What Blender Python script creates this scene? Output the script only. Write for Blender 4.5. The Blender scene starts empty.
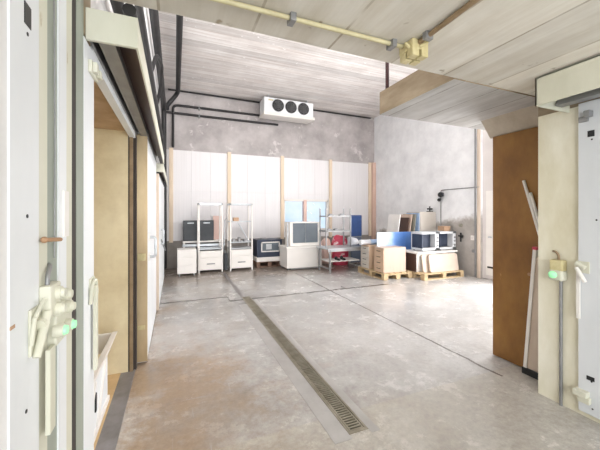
import bpy, bmesh, math, random
from mathutils import Vector, Matrix
random.seed(7)
C = bpy.context.scene.collection
R = math.radians

# ------------------------------------------------------------------ materials
def _n(nt, t, **kw):
    n = nt.nodes.new(t)
    for k, v in kw.items(): setattr(n, k, v)
    return n
def ramp(nt, fac, stops):
    r = _n(nt, 'ShaderNodeValToRGB')
    e = r.color_ramp.elements
    while len(e) < len(stops): e.new(.5)
    for el, (p, c) in zip(e, stops):
        el.position = p; el.color = (c[0], c[1], c[2], 1) if not isinstance(c, (int, float)) else (c, c, c, 1)
    nt.links.new(fac, r.inputs[0]); return r.outputs[0]
def noise(nt, vec, scale, detail=5, rough=.6, stretch=None, off=(0, 0, 0)):
    if stretch:
        m = _n(nt, 'ShaderNodeMapping'); m.inputs['Scale'].default_value = stretch; m.inputs['Location'].default_value = off
        nt.links.new(vec, m.inputs[0]); vec = m.outputs[0]
    n = _n(nt, 'ShaderNodeTexNoise'); n.inputs['Scale'].default_value = scale
    n.inputs['Detail'].default_value = detail; n.inputs['Roughness'].default_value = rough
    nt.links.new(vec, n.inputs['Vector']); return n.outputs['Fac']
def mixc(nt, fac, a, b, mode='MIX'):
    m = _n(nt, 'ShaderNodeMix', data_type='RGBA', blend_type=mode)
    for s, v in ((m.inputs[0], fac), (m.inputs[6], a), (m.inputs[7], b)):
        if hasattr(v, 'links') or hasattr(v, 'is_linked'): nt.links.new(v, s)
        elif isinstance(v, (int, float)): s.default_value = v
        else: s.default_value = (v[0], v[1], v[2], 1)
    return m.outputs[2]
def mth(nt, op, a, b=0., c=0.):
    m = _n(nt, 'ShaderNodeMath', operation=op)
    for i, v in enumerate((a, b, c)):
        if hasattr(v, 'is_linked'): nt.links.new(v, m.inputs[i])
        else: m.inputs[i].default_value = v
    return m.outputs[0]
def base(name):
    m = bpy.data.materials.new(name); m.use_nodes = True
    nt = m.node_tree; b = nt.nodes['Principled BSDF']
    tc = _n(nt, 'ShaderNodeTexCoord')
    return m, nt, b, tc.outputs['Object']
def bump(nt, b, h, strength=.2, dist=.01):
    n = _n(nt, 'ShaderNodeBump'); n.inputs['Strength'].default_value = strength; n.inputs['Distance'].default_value = dist
    nt.links.new(h, n.inputs['Height']); nt.links.new(n.outputs[0], b.inputs['Normal'])
def pm(name, c1, c2=None, scale=6, rough=.55, metal=0, stretch=(1, 1, 1), lo=.35, hi=.7, bmp=.1, spot=None, spec=.4):
    """painted / bare surface: two-tone noise, optional dirt spots"""
    m, nt, b, v = base(name)
    c2 = c2 or tuple(x * .86 for x in c1)
    f = noise(nt, v, scale, 6, .62, stretch)
    col = ramp(nt, f, [(lo, c2), (hi, c1)])
    if spot:
        sf = ramp(nt, noise(nt, v, spot[1], 4, .7, stretch, (3, 7, 1)), [(spot[2], 0), (spot[2] + .07, 1)])
        col = mixc(nt, sf, col, spot[0])
    nt.links.new(col, b.inputs['Base Color'])
    b.inputs['Roughness'].default_value = rough; b.inputs['Metallic'].default_value = metal
    b.inputs['Specular IOR Level'].default_value = spec
    if bmp: bump(nt, b, f, bmp)
    return m
def concrete_boards(name, c1, c2, seam, width, along='x', pock=None, streak=14):
    """board-marked concrete: streaks along the board, thin seams between boards"""
    m, nt, b, v = base(name)
    st = (.5, streak, 1) if along == 'x' else (streak, .5, 1)
    f = noise(nt, v, 1.2, 7, .68, st)
    g = noise(nt, v, 1.1, 6, .65)
    col = ramp(nt, f, [(.32, c2), (.6, c1)])
    col = mixc(nt, ramp(nt, g, [(.42, 0), (.72, .55)]), col, tuple(x * .78 for x in c2))
    sp = _n(nt, 'ShaderNodeSeparateXYZ'); nt.links.new(v, sp.inputs[0])
    ax = sp.outputs[1] if along == 'x' else sp.outputs[0]
    fr = mth(nt, 'FRACT', mth(nt, 'DIVIDE', ax, width))
    ln = mth(nt, 'LESS_THAN', fr, .03)
    brk = ramp(nt, noise(nt, v, 2.2, 3), [(.34, 0), (.5, 1)])
    ln = mth(nt, 'MULTIPLY', ln, brk)
    col = mixc(nt, mth(nt, 'MULTIPLY', ln, .8), col, seam)
    idx = mth(nt, 'FLOOR', mth(nt, 'DIVIDE', ax, width))
    wn = _n(nt, 'ShaderNodeTexWhiteNoise', noise_dimensions='1D'); nt.links.new(idx, wn.inputs['W'])
    sh = mth(nt, 'MULTIPLY_ADD', wn.outputs[0], .22, .8)
    hv = _n(nt, 'ShaderNodeHueSaturation'); nt.links.new(col, hv.inputs['Color']); nt.links.new(sh, hv.inputs['Value'])
    col = hv.outputs[0]
    if pock:
        pf = ramp(nt, noise(nt, v, pock[1], 3, .6), [(pock[2], 0), (pock[2] + .05, 1)])
        col = mixc(nt, pf, col, pock[0])
    nt.links.new(col, b.inputs['Base Color']); b.inputs['Roughness'].default_value = .8
    bump(nt, b, mth(nt, 'SUBTRACT', f, ln), .35, .01)
    return m

M = {}
M['ceil_high'] = concrete_boards('hall ceiling concrete', (.98, .95, .93), (.72, .645, .60), (.42, .36, .33), .21, 'x', ((.98, .96, .95), 9, .66))
M['ceil_low'] = concrete_boards('passage ceiling concrete', (.88, .845, .77), (.70, .64, .54), (.42, .36, .27), .46, 'y', ((.36, .30, .22), 6, .67), streak=5)
M['slab'] = concrete_boards('slab concrete', (.74, .725, .71), (.46, .43, .40), (.2, .17, .14), .37, 'y', None, streak=4)
M['haunch'] = pm('beige haunch concrete', (.60, .53, .44), (.44, .37, .29), 4, .8, bmp=.3)
M['slab_side'] = pm('brown slab edge', (.40, .325, .23), (.26, .20, .13), 3, .8, stretch=(1, 1, 4), bmp=.3)
M['plaster'] = pm('grey plaster', (.56, .525, .515), (.36, .33, .325), 1.8, .85, lo=.32, hi=.70, bmp=.2, spot=((.62, .585, .575), 3, .60))
M['grey_band'] = pm('dark concrete band', (.36, .33, .30), (.26, .235, .21), 3, .85)
M['white_wall'] = pm('white wall', (.84, .83, .82), (.72, .71, .70), 1.6, .7, spot=((.62, .59, .55), 9, .72))
M['cream_wall'] = pm('cream wall paint', (.85, .82, .70), (.64, .59, .42), 2.6, .55, stretch=(1, 1, .45), spot=((.5, .42, .27), 5, .73))
M['wood'] = pm('pale timber', (.82, .69, .54), (.72, .58, .43), 3, .6, stretch=(9, 9, .5))
M['pink_conc'] = pm('pinkish timber post', (.74, .53, .44), (.62, .43, .35), 3, .7, stretch=(3, 3, .5))
M['panel_white'] = pm('white cladding', (.82, .80, .805), (.77, .75, .755), 2, .45, stretch=(14, 1, .3), bmp=.03)
M['white_metal'] = pm('white painted metal', (.84, .86, .87), (.75, .77, .79), 2.2, .4, stretch=(1, 1, .35), spot=((.55, .52, .47), 11, .74), bmp=.03)
M['grey_metal'] = pm('light grey painted metal', (.72, .74, .76), (.64, .66, .68), 2.5, .42, stretch=(1, 1, .35), spot=((.40, .37, .33), 12, .745), bmp=.03)
M['cream_metal'] = pm('cream painted metal', (.74, .73, .62), (.62, .61, .49), 3, .45, stretch=(1, 1, .4), spot=((.42, .34, .2), 14, .72), bmp=.03)
M['greygreen'] = pm('grey green paint', (.37, .40, .345), (.29, .32, .27), 3, .5, stretch=(1, 1, .3), bmp=.03)
M['brass'] = pm('brown bronze metal', (.60, .47, .29), (.42, .31, .18), 4, .34, .6, stretch=(1, 1, .3), bmp=.02)
M['foam'] = pm('yellowed insulation', (.92, .82, .58), (.68, .56, .34), 1.9, .8, lo=.3, hi=.62, spot=((.42, .29, .10), 2.6, .66), bmp=.3)
M['soffit'] = pm('brown soffit board', (.62, .44, .28), (.42, .28, .16), 4, .8, lo=.3, hi=.7, bmp=.3)
M['sill'] = pm('tan threshold', (.66, .47, .26), (.5, .35, .18), 4, .6)
M['rust'] = pm('rusty brown steel', (.33, .165, .04), (.19, .082, .02), 2.6, .45, .1, stretch=(1, 1, .5), lo=.34, hi=.66, spot=((.40, .22, .07), 7, .70), bmp=.08)
M['dark'] = pm('black pipe', (.035, .033, .035), (.02, .02, .02), 8, .5, bmp=0)
M['darkred'] = pm('dark red rod', (.05, .012, .014), None, 8, .5, bmp=0)
M['black'] = pm('black plastic', (.02, .022, .025), (.012, .013, .015), 8, .4, bmp=0)
M['gasket'] = pm('dark gasket and shade strip', (.06, .05, .045), None, 8, .8, bmp=0)
M['anthracite'] = pm('dark slate panel', (.055, .06, .065), (.04, .044, .05), 4, .4, bmp=.02)
M['glassy'] = pm('dark glass panel', (.16, .19, .215), (.12, .145, .17), 1.2, .22, bmp=0)
M['navy'] = pm('navy casing', (.05, .065, .10), (.035, .045, .075), 4, .4, bmp=.02)
M['steel'] = pm('steel', (.62, .64, .66), (.48, .5, .52), 6, .32, .75, stretch=(1, 1, 3), bmp=.02)
M['steel_dull'] = pm('dull grey steel', (.34, .34, .345), (.25, .25, .25), 6, .45, .5, bmp=.02)
M['offwhite'] = pm('off white laminate', (.86, .83, .79), (.80, .77, .73), 2, .42, bmp=.01)
M['creamcab'] = pm('cream cabinet', (.86, .83, .79), (.81, .78, .74), 2, .45, bmp=.01)
M['woodlam'] = pm('beech laminate', (.66, .48, .34), (.58, .41, .28), 2.5, .5, stretch=(8, 8, .4), bmp=.02)
M['woodpale'] = pm('pale birch laminate', (.62, .475, .385), (.56, .42, .335), 2.5, .5, stretch=(5, 5, .5), bmp=.02)
M['tan'] = pm('tan board', (.64, .53, .44), (.56, .46, .38), 3, .6, bmp=.04)
M['greige'] = pm('greige board', (.66, .61, .55), (.60, .55, .49), 2, .5, bmp=.02)
M['greenish'] = pm('grey green board', (.36, .35, .29), (.28, .27, .22), 3, .6)
M['darkbrown'] = pm('dark brown laminate', (.10, .055, .04), (.075, .04, .03), 3, .4, bmp=.02)
M['pallet'] = pm('pallet softwood', (.62, .47, .28), (.45, .33, .19), 5, .75, stretch=(3, 3, 3), bmp=.2)
M['pallet_old'] = pm('weathered dark pallet', (.25, .15, .11), (.16, .1, .07), 5, .75, bmp=.2)
M['blue'] = pm('blue fabric', (.022, .06, .19), (.018, .048, .15), 12, .7, bmp=.1)
M['slate'] = pm('slate blue fabric', (.12, .15, .21), None, 12, .7, bmp=.1)
M['red'] = pm('red plastic film', (.70, .09, .15), (.58, .04, .09), 5, .35, spot=((.92, .72, .72), 5, .54), bmp=.3)
M['wrap'] = pm('white plastic wrap', (.85, .85, .87), (.66, .68, .73), 7, .35, bmp=.5)
M['bluewrap'] = pm('blue plastic roll', (.28, .45, .72), (.5, .62, .8), 6, .4, bmp=.2)
M['pink'] = pm('pale pink sheet', (.86, .62, .54), (.80, .57, .5), 3, .6, bmp=.02)
M['yellow'] = pm('yellowed conduit', (.66, .60, .38), (.50, .44, .26), 8, .5, bmp=.05)
M['yellowbox'] = pm('yellowed plastic', (.72, .64, .38), (.55, .47, .24), 12, .5, bmp=.2)
M['brownpipe'] = pm('brown conduit', (.36, .26, .16), (.26, .18, .1), 8, .5, bmp=.05)
M['orange'] = pm('rusty peg', (.42, .25, .14), None, 9, .7)
M['brownbox'] = pm('brown cardboard', (.52, .34, .22), None, 5, .8)
M['fan'] = pm('black fan blade', (.03, .03, .034), (.02, .02, .02), 8, .35, bmp=0)
M['drain'] = pm('drain grating', (.34, .31, .245), (.21, .185, .135), 9, .5, .4, bmp=.1)
M['drainpit'] = pm('drain pit', (.06, .05, .04), None, 9, .8)
M['screed'] = pm('pale screed', (.42, .405, .39), (.31, .295, .28), 4, .4, lo=.3, hi=.65, bmp=.08)
M['gutter'] = pm('grey gutter', (.27, .255, .255), (.16, .145, .135), 4, .5, bmp=.15)
M['brightdoor'] = pm('white door leaf', (.74, .70, .68), (.68, .64, .62), 2, .5, bmp=.01)
M['jamb'] = pm('beige jamb', (.74, .63, .52), (.64, .53, .43), 3, .6, stretch=(2, 2, .5))

def mat_blueboard():
    m, nt, b, v = base('glossy blue white board')
    sp = _n(nt, 'ShaderNodeSeparateXYZ'); nt.links.new(v, sp.inputs[0])
    d = mth(nt, 'ABSOLUTE', mth(nt, 'SUBTRACT', sp.outputs[0], .12))
    d = mth(nt, 'ADD', d, mth(nt, 'MULTIPLY', noise(nt, v, 4, 4), .5))
    col = ramp(nt, d, [(.2, (.06, .16, .46)), (.5, (.14, .28, .60)), (.75, (.42, .55, .76)), (.95, (.66, .74, .84))])
    nt.links.new(col, b.inputs['Base Color']); b.inputs['Roughness'].default_value = .3; return m
M['blueboard'] = mat_blueboard()
def mat_glow(name, col, s):
    m, nt, b, v = base(name); b.inputs['Base Color'].default_value = (*col, 1)
    f = ramp(nt, noise(nt, v, 20, 2), [(.3, tuple(x * .9 for x in col)), (.7, col)])
    nt.links.new(f, b.inputs['Emission Color']); b.inputs['Emission Strength'].default_value = s; b.inputs['Roughness'].default_value = .3; return m
M['green_lens'] = mat_glow('green lit lens', (.35, .9, .45), .35)
def mat_glass():
    m, nt, b, v = base('window glass'); b.inputs['Base Color'].default_value = (.9, .95, 1, 1)
    b.inputs['Roughness'].default_value = .03; b.inputs['Transmission Weight'].default_value = 1; b.inputs['IOR'].default_value = 1.05
    return m
M['glass'] = mat_glass()
def mat_rightwall():
    m, nt, b, v = base('right wall concrete')
    geo = _n(nt, 'ShaderNodeNewGeometry')
    sp = _n(nt, 'ShaderNodeSeparateXYZ'); nt.links.new(geo.outputs['Position'], sp.inputs[0])
    f = noise(nt, v, 2.4, 7, .65); g = noise(nt, v, 9, 4, .7)
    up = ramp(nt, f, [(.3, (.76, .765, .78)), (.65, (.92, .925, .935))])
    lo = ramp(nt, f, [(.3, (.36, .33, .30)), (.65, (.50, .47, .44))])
    # shade on the lower wall painted into the colour, rising towards the doorway
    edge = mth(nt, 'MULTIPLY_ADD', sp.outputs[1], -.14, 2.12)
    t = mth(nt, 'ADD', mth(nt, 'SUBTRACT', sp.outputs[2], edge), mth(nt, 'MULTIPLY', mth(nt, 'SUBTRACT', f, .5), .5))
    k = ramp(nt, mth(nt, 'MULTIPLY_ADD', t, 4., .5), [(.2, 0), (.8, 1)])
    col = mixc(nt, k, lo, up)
    nt.links.new(col, b.inputs['Base Color']); b.inputs['Roughness'].default_value = .85
    bump(nt, b, g, .25); return m
M['rightwall'] = mat_rightwall()
def mat_floor():
    m, nt, b, v = base('worn concrete floor')
    geo = _n(nt, 'ShaderNodeNewGeometry'); P = geo.outputs['Position']
    sp = _n(nt, 'ShaderNodeSeparateXYZ'); nt.links.new(P, sp.inputs[0]); X, Y = sp.outputs[0], sp.outputs[1]
    n1 = noise(nt, P, .9, 9, .68); n2 = noise(nt, P, 2.6, 12, .78); n3 = noise(nt, P, 14, 8, .75)
    sc1 = noise(nt, P, 3, 6, .7, (9, .6, 1), (2, 1, 0)); sc2 = noise(nt, P, 3, 6, .7, (.6, 9, 1), (4, 8, 0))
    col = ramp(nt, n2, [(.30, (.20, .185, .168)), (.5, (.345, .33, .312)), (.70, (.50, .485, .465))])
    # warm ochre staining on the left of the drain
    w = mth(nt, 'ADD', mth(nt, 'MULTIPLY', mth(nt, 'SUBTRACT', 1.15, X), .6), mth(nt, 'MULTIPLY', mth(nt, 'SUBTRACT', n1, .5), 2.6))
    w = mth(nt, 'SUBTRACT', w, mth(nt, 'MULTIPLY', mth(nt, 'ABSOLUTE', mth(nt, 'SUBTRACT', Y, 2.7)), .27))
    col = mixc(nt, ramp(nt, w, [(.0, 0), (.6, .9)]), col, mixc(nt, n2, (.24, .155, .085), (.52, .385, .265)))
    warm = ramp(nt, noise(nt, P, .7, 6, .65, (1, 1, 1), (1, 6, 0)), [(.42, 0), (.64, .45)])
    col = mixc(nt, warm, col, (.37, .30, .235))
    rightside = ramp(nt, mth(nt, 'ADD', mth(nt, 'MULTIPLY', mth(nt, 'SUBTRACT', X, 1.25), .9), mth(nt, 'MULTIPLY', mth(nt, 'SUBTRACT', n1, .5), 1.6)), [(.05, 0), (.6, .6)])  # floor brightness from the doorway light put into the colour
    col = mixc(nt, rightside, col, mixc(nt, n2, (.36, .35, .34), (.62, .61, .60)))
    # grey-blue scuffs
    gb = ramp(nt, noise(nt, P, 1.9, 12, .8, (1, 1, 1), (5, 2, 0)), [(.53, 0), (.70, .5)])
    col = mixc(nt, gb, col, (.22, .215, .215))
    # dry pale patches
    pw = ramp(nt, noise(nt, P, .8, 12, .75, (1, 1, 1), (9, 4, 0)), [(.47, 0), (.6, .65)])
    col = mixc(nt, pw, col, (.58, .572, .565))
    # far strip along the machines is darker and browner
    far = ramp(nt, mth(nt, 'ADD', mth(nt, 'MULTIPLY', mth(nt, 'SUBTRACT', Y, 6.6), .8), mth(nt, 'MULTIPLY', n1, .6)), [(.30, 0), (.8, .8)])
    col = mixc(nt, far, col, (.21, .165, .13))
    # near corner on the right: yellowish
    yr = mth(nt, 'MULTIPLY', mth(nt, 'LESS_THAN', Y, 2.0), .25)
    col = mixc(nt, yr, col, (.50, .45, .34))
    fine = ramp(nt, noise(nt, P, 22, 10, .8), [(.35, .0), (.65, 1.)])
    col = mixc(nt, .35, col, mixc(nt, fine, (.25, .25, .25), (.75, .75, .75)), 'OVERLAY')
    spk = ramp(nt, n3, [(.66, 0), (.74, .5)])
    col = mixc(nt, spk, col, (.27, .23, .19))
    scr = mth(nt, 'MAXIMUM', ramp(nt, sc1, [(.62, 0), (.70, .4)]), ramp(nt, sc2, [(.62, 0), (.70, .4)]))
    col = mixc(nt, scr, col, (.58, .57, .56))
    wob = mth(nt, 'MULTIPLY', mth(nt, 'SUBTRACT', noise(nt, P, 5, 4), .5), .05)
    def line(ax, pos, wd, a=None, lo=None, hi=None):
        d = mth(nt, 'LESS_THAN', mth(nt, 'ABSOLUTE', mth(nt, 'SUBTRACT', mth(nt, 'ADD', ax, wob), pos)), wd)
        if lo is not None: d = mth(nt, 'MULTIPLY', d, mth(nt, 'GREATER_THAN', a, lo))
        if hi is not None: d = mth(nt, 'MULTIPLY', d, mth(nt, 'LESS_THAN', a, hi))
        return d
    ls = [line(X, 2.78, .014, Y, 1.9, 7.2), line(Y, 5.56, .034, X, None, .86), line(Y, 5.28, .034, X, .86, 4.2),
          line(X, .87, .014, Y, 5.28, 5.56), line(X, 3.15, .008, Y, 5.28, 5.5)]
    tot = ls[0]
    for l in ls[1:]: tot = mth(nt, 'MAXIMUM', tot, l)
    col = mixc(nt, mth(nt, 'MULTIPLY', tot, .9), col, (.08, .07, .06))
    nt.links.new(col, b.inputs['Base Color'])
    rg = mth(nt, 'MULTIPLY_ADD', n2, .55, -.04)
    nt.links.new(rg, b.inputs['Roughness']); b.inputs['Specular IOR Level'].default_value = .55
    bump(nt, b, mth(nt, 'SUBTRACT', n2, tot), .12, .006)
    return m
M['floor'] = mat_floor()

# ------------------------------------------------------------------ mesh builder (world coordinates)
class MB:
    def __init__(s): s.bm = bmesh.new()
    def _add(s, other, mtx=None):
        if mtx is not None: bmesh.ops.transform(other, matrix=mtx, verts=other.verts)
        me = bpy.data.meshes.new('tmp'); other.to_mesh(me); other.free(); s.bm.from_mesh(me); bpy.data.meshes.remove(me)
        return s
    def box(s, x0, x1, y0, y1, z0, z1, bev=0, mtx=None, seg=2):
        b = bmesh.new(); bmesh.ops.create_cube(b, size=1)
        for v in b.verts: v.co = Vector(((x0 + x1) / 2 + v.co.x * (x1 - x0), (y0 + y1) / 2 + v.co.y * (y1 - y0), (z0 + z1) / 2 + v.co.z * (z1 - z0)))
        if bev: bmesh.ops.bevel(b, geom=b.edges[:], offset=bev, segments=seg, affect='EDGES', profile=.5)
        return s._add(b, mtx)
    def cyl(s, p0, p1, r, r2=None, n=16, cap=True):
        p0, p1 = Vector(p0), Vector(p1); d = p1 - p0
        b = bmesh.new(); bmesh.ops.create_cone(b, cap_ends=cap, segments=n, radius1=r, radius2=r if r2 is None else r2, depth=d.length)
        return s._add(b, Matrix.Translation((p0 + p1) / 2) @ d.to_track_quat('Z', 'Y').to_matrix().to_4x4())
    def ball(s, c, r, sc=(1, 1, 1), n=14):
        b = bmesh.new(); bmesh.ops.create_uvsphere(b, u_segments=n, v_segments=n // 2 + 2, radius=r)
        return s._add(b, Matrix.Translation(c) @ Matrix.Diagonal((*sc, 1)))
    def tube(s, pts, r, n=10):
        """round pipe through the points with softened corners"""
        pts = [Vector(p) for p in pts]; q = [pts[0]]
        for a, b_, c in zip(pts, pts[1:], pts[2:]):
            k = min((b_ - a).length, (c - b_).length) * .45; k = min(k, r * 4)
            u, w = b_ + (a - b_).normalized() * k, b_ + (c - b_).normalized() * k
            for t in (0, .25, .5, .75, 1): q.append(u * (1 - t) ** 2 + b_ * 2 * t * (1 - t) + w * t * t)
        q.append(pts[-1])
        b = bmesh.new(); rings = []
        t0 = (q[1] - q[0]).normalized(); nrm = t0.orthogonal().normalized()
        for i, p in enumerate(q):
            t = ((q[min(i + 1, len(q) - 1)] - q[max(i - 1, 0)])).normalized()
            nrm = (nrm - t * nrm.dot(t)).normalized(); bi = t.cross(nrm)
            rings.append([b.verts.new(p + (nrm * math.cos(k * 2 * math.pi / n) + bi * math.sin(k * 2 * math.pi / n)) * r) for k in range(n)])
        for A, B in zip(rings, rings[1:]):
            for k in range(n): b.faces.new((A[k], A[(k + 1) % n], B[(k + 1) % n], B[k]))
        b.faces.new(rings[0][::-1]); b.faces.new(rings[-1])
        return s._add(b)
    def prism(s, prof, axis, a0, a1, mtx=None):
        """extrude a 2-D outline along an axis: x -> (y,z), y -> (x,z), z -> (x,y)"""
        b = bmesh.new()
        def P(p, a): return {'x': (a, p[0], p[1]), 'y': (p[0], a, p[1]), 'z': (p[0], p[1], a)}[axis]
        A = [b.verts.new(P(p, a0)) for p in prof]; B = [b.verts.new(P(p, a1)) for p in prof]
        b.faces.new(A[::-1]); b.faces.new(B)
        for k in range(len(prof)): b.faces.new((A[k], A[(k + 1) % len(prof)], B[(k + 1) % len(prof)], B[k]))
        bmesh.ops.recalc_face_normals(b, faces=b.faces[:])
        return s._add(b, mtx)
    def build(s, name, m, parent=None, smooth=False, label=None):
        me = bpy.data.meshes.new(name)
        bm = s.bm
        if parent is not None: o0 = wloc(parent)
        else:
            xs = [v.co for v in bm.verts]
            o0 = Vector(((min(p.x for p in xs) + max(p.x for p in xs)) / 2, (min(p.y for p in xs) + max(p.y for p in xs)) / 2, min(p.z for p in xs)))
        for v in bm.verts: v.co -= o0
        bm.to_mesh(me); bm.free()
        me.materials.append(M[m] if isinstance(m, str) else m)
        if smooth:
            me.polygons.foreach_set('use_smooth', [len(p.vertices) <= 4 for p in me.polygons])
            try: me.set_sharp_from_angle(angle=R(40))
            except Exception: pass
        o = bpy.data.objects.new(name, me); C.objects.link(o)
        if parent is not None: o.parent = parent
        else: o.location = o0
        if label: o['label'] = label
        return o
def wloc(o):
    l = Vector(o.location)
    while o.parent is not None: o = o.parent; l = l + Vector(o.location)
    return l
def box(*a, **k): return MB().box(*a, **k)
def tag(o, label, cat, group=None, kind=None):
    o['label'] = label; o['category'] = cat
    if group: o['group'] = group
    if kind: o['kind'] = kind
    return o
def thing(name, label, cat, loc, group=None, kind=None):
    o = bpy.data.objects.new(name, None); C.objects.link(o); o.location = loc; o.empty_display_size = .1
    return tag(o, label, cat, group, kind)
def struct(name, mb, m, label, cat, smooth=False): return tag(mb.build(name, m, None, smooth), label, cat, kind='structure')
def tilt(pivot, axis, deg): return Matrix.Translation(pivot) @ Matrix.Rotation(R(deg), 4, axis) @ Matrix.Translation(-Vector(pivot))

# ================================================================== SETTING
XL, XR, YB, ZC = -.36, 6.5, 9.0, 4.85
DX0, DX1, DY0, DY1 = 1.10, 1.235, 1.8, 5.42       # floor drain slot
fl = MB()
fl.box(-1.6, DX0, -3.2, 9.2, -.2, 0).box(DX1, 7.6, -3.2, 9.2, -.2, 0)
fl.box(DX0, DX1, -3.2, DY0, -.2, 0).box(DX0, DX1, DY1, 9.2, -.2, 0)
struct('floor', fl, 'floor', 'worn grey and ochre concrete hall floor with joints', 'floor')
struct('ceiling', box(-.9, 6.9, 1.55, 9.3, ZC, ZC + .2), 'ceil_high', 'high whitish board-marked concrete hall ceiling', 'ceiling')
lowc = box(-.9, 3.5, -3.2, 1.63, 2.48, 2.72)
struct('ceiling_passage', lowc, 'ceil_low', 'low cream stained concrete ceiling over the passage', 'ceiling')
# back wall with a window hole x 3.12..4.70, z .95..1.92
W0, W1, WZ0, WZ1 = 3.13, 4.69, .95, 1.92
bw = MB().box(-.9, 6.9, YB, 9.25, 3.22, ZC)
struct('wall_back', bw, 'plaster', 'bare grey plastered upper back wall', 'wall')
lb = MB().box(-.9, 6.9, YB - .02, 9.25, 0, .74)
struct('wall_back_base', lb, 'grey_band', 'dark grey concrete base band of the back wall', 'wall')
cl = MB()
studs = [-.10, 1.45, 3.07, 4.75, 6.30]
for a, b_ in zip([-.9] + studs, studs + [6.9]):
    n = max(1, round((b_ - a) / .53)); w = (b_ - a) / n
    for k in range(n):
        x0, x1 = a + k * w + .0015, a + (k + 1) * w - .0015
        if a == 3.07:
            cl.box(x0, x1, YB, 9.2, WZ1 + .02, 2.1).box(x0, x1, YB, 9.2, 2.102, 3.22)
            cl.box(x0, x1, YB, 9.2, .74, WZ0 - .02)
        else:
            cl.box(x0, x1, YB, 9.2, .74, 2.1).box(x0, x1, YB, 9.2, 2.102, 3.22)
struct('wall_back_cladding', cl, 'panel_white', 'white upright cladding panels across the back wall', 'wall')
sl = ['pale timber stud in the far left corner of the hall', 'pale timber stud behind the two white frame units',
      'pale timber stud left of the window', 'pale timber stud right of the window', 'pale timber stud near the far right corner']
for i, x in enumerate(studs):
    struct('trim_%d' % (i + 1), box(x - .05, x + .05, YB - .05, YB, .70, 3.26), 'wood', sl[i], 'stud')
struct('trim_6', box(6.36, 6.5, YB - .1, YB, 0, 3.26), 'pink_conc', 'pinkish brown corner post in the far right corner', 'post')
# window
w = thing('window_1', 'bright two-pane window in the back wall above the cream glass-front cabinet', 'window', ((W0 + W1) / 2, 9.1, WZ0), kind='structure')
fr = MB().box(W0 - .01, W1 + .01, 9.02, 9.14, WZ1 - .05, WZ1 + .02).box(W0 - .01, W1 + .01, 9.0, 9.14, WZ0 - .02, WZ0 + .05)
fr.box(W0 - .01, W0 + .05, 9.02, 9.14, WZ0, WZ1).box(W1 - .05, W1 + .01, 9.02, 9.14, WZ0, WZ1)
fr.build('window_frame', 'offwhite', w)
xm = 3.86
box(xm - .05, xm + .05, 9.0, 9.14, WZ0, WZ1).build('mullion', 'pink', w, label='pinkish wooden mullion')
box(W0 + .05, xm - .05, 9.07, 9.08, WZ0 + .05, WZ1 - .05).build('pane', 'glass', w)
box(xm + .05, W1 - .05, 9.07, 9.08, WZ0 + .05, WZ1 - .05).build('pane', 'glass', w)
# side and front walls of the hall
struct('wall_right', MB().box(XR, 6.9, 4.93, 9.25, 0, ZC).box(XR, 6.9, 2.2, 4.93, 3.75, ZC).box(XR, 6.9, 2.2, 2.6, 0, 3.75), 'rightwall', 'pale right wall with shade painted into its grey lower part', 'wall')
lw = MB().box(-.75, XL, 3.43, 9.25, 0, ZC).box(-.75, XL, 1.5, 3.43, 2.43, ZC)
struct('wall_left', lw, 'white_wall', 'white left wall of the hall behind the sliding doors', 'wall')
fw = MB().box(-.75, 3.5, 1.35, 1.6, 2.72, ZC).box(3.5, 6.9, 1.9, 2.2, 0, ZC).box(3.3, 3.55, 1.6, 2.2, 2.7, ZC)
struct('wall_front', fw, 'white_wall', 'white wall above the passage facing into the hall', 'wall')
# slab projecting into the hall + haunch + recess
sb = MB().box(1.87, 3.55, 1.63, 2.5, 2.47, 2.69)
so = sb.build('ceiling_slab', 'slab')
so.data.materials.append(M['slab_side'])
for p in so.data.polygons:
    if abs(p.normal.z) < .5: p.material_index = 1
tag(so, 'grey concrete slab jutting out from the passage ceiling with a brown edge', 'slab', kind='structure')
struct('trim_7', MB().prism([(2.99, 2.47), (3.5, 2.47), (3.5, 2.3), (3.13, 2.3)], 'y', 1.61, 2.27), 'haunch', 'slanted concrete haunch above the rusty brown steel door', 'haunch')
struct('wall_right_return', box(3.16, 3.5, 1.35, 2.24, 0, 2.3), 'jamb', 'wall end behind the rusty brown steel door', 'wall')
pr = box(2.8, 3.5, -.4, 1.61, 0, 2.3)
struct('wall_passage_right', pr, 'cream_wall', 'cream painted wall end with the green-lit switch box', 'wall')
struct('trim_8', box(2.8, 3.5, -3.2, 1.61, 2.3, 2.48), 'slab_side', 'bare brown concrete lintel above the cream wall end', 'lintel')
struct('wall_passage_right_rear', box(2.8, 3.2, -3.2, -.4, 0, 2.3), 'white_wall', 'white passage wall on the right', 'wall')
struct('wall_passage_left', box(-.7, -.352, -3.2, .892, 0, 2.48), 'white_wall', 'pale passage wall at the far left edge of the view', 'wall')
# left doorway lining
struct('trim_9', box(-1.5, -.41, 3.28, 3.42, 0, 2.27), 'foam', 'yellowed insulated far jamb of the left doorway', 'jamb')
struct('trim_10', box(-1.5, XL, 1.66, 3.425, 2.27, 2.425), 'soffit', 'brown soffit of the left doorway', 'soffit')
struct('trim_11', box(-.40, -.352, 1.66, 3.30, 2.215, 2.30), 'white_metal', 'white head trim along the top of the left doorway', 'trim')
struct('trim_12', MB().box(-.41, -.398, 3.282, 3.36, 0, 2.24).box(-.37, -.345, 3.30, 3.36, 0, 2.24), 'gasket', 'dark rubber gasket beside the far jamb of the left doorway', 'gasket')
struct('trim_13', box(-.398, -.37, 3.275, 3.36, 0, 2.24), 'brownpipe', 'grey brown strip between the dark door gaskets', 'trim')
struct('wall_store', MB().box(-1.62, -1.5, 1.2, 3.42, 0, 2.42).box(-1.5, -.7, 1.2, 1.5, 0, 2.42), 'foam', 'yellowed wall inside the left doorway', 'wall')
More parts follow.
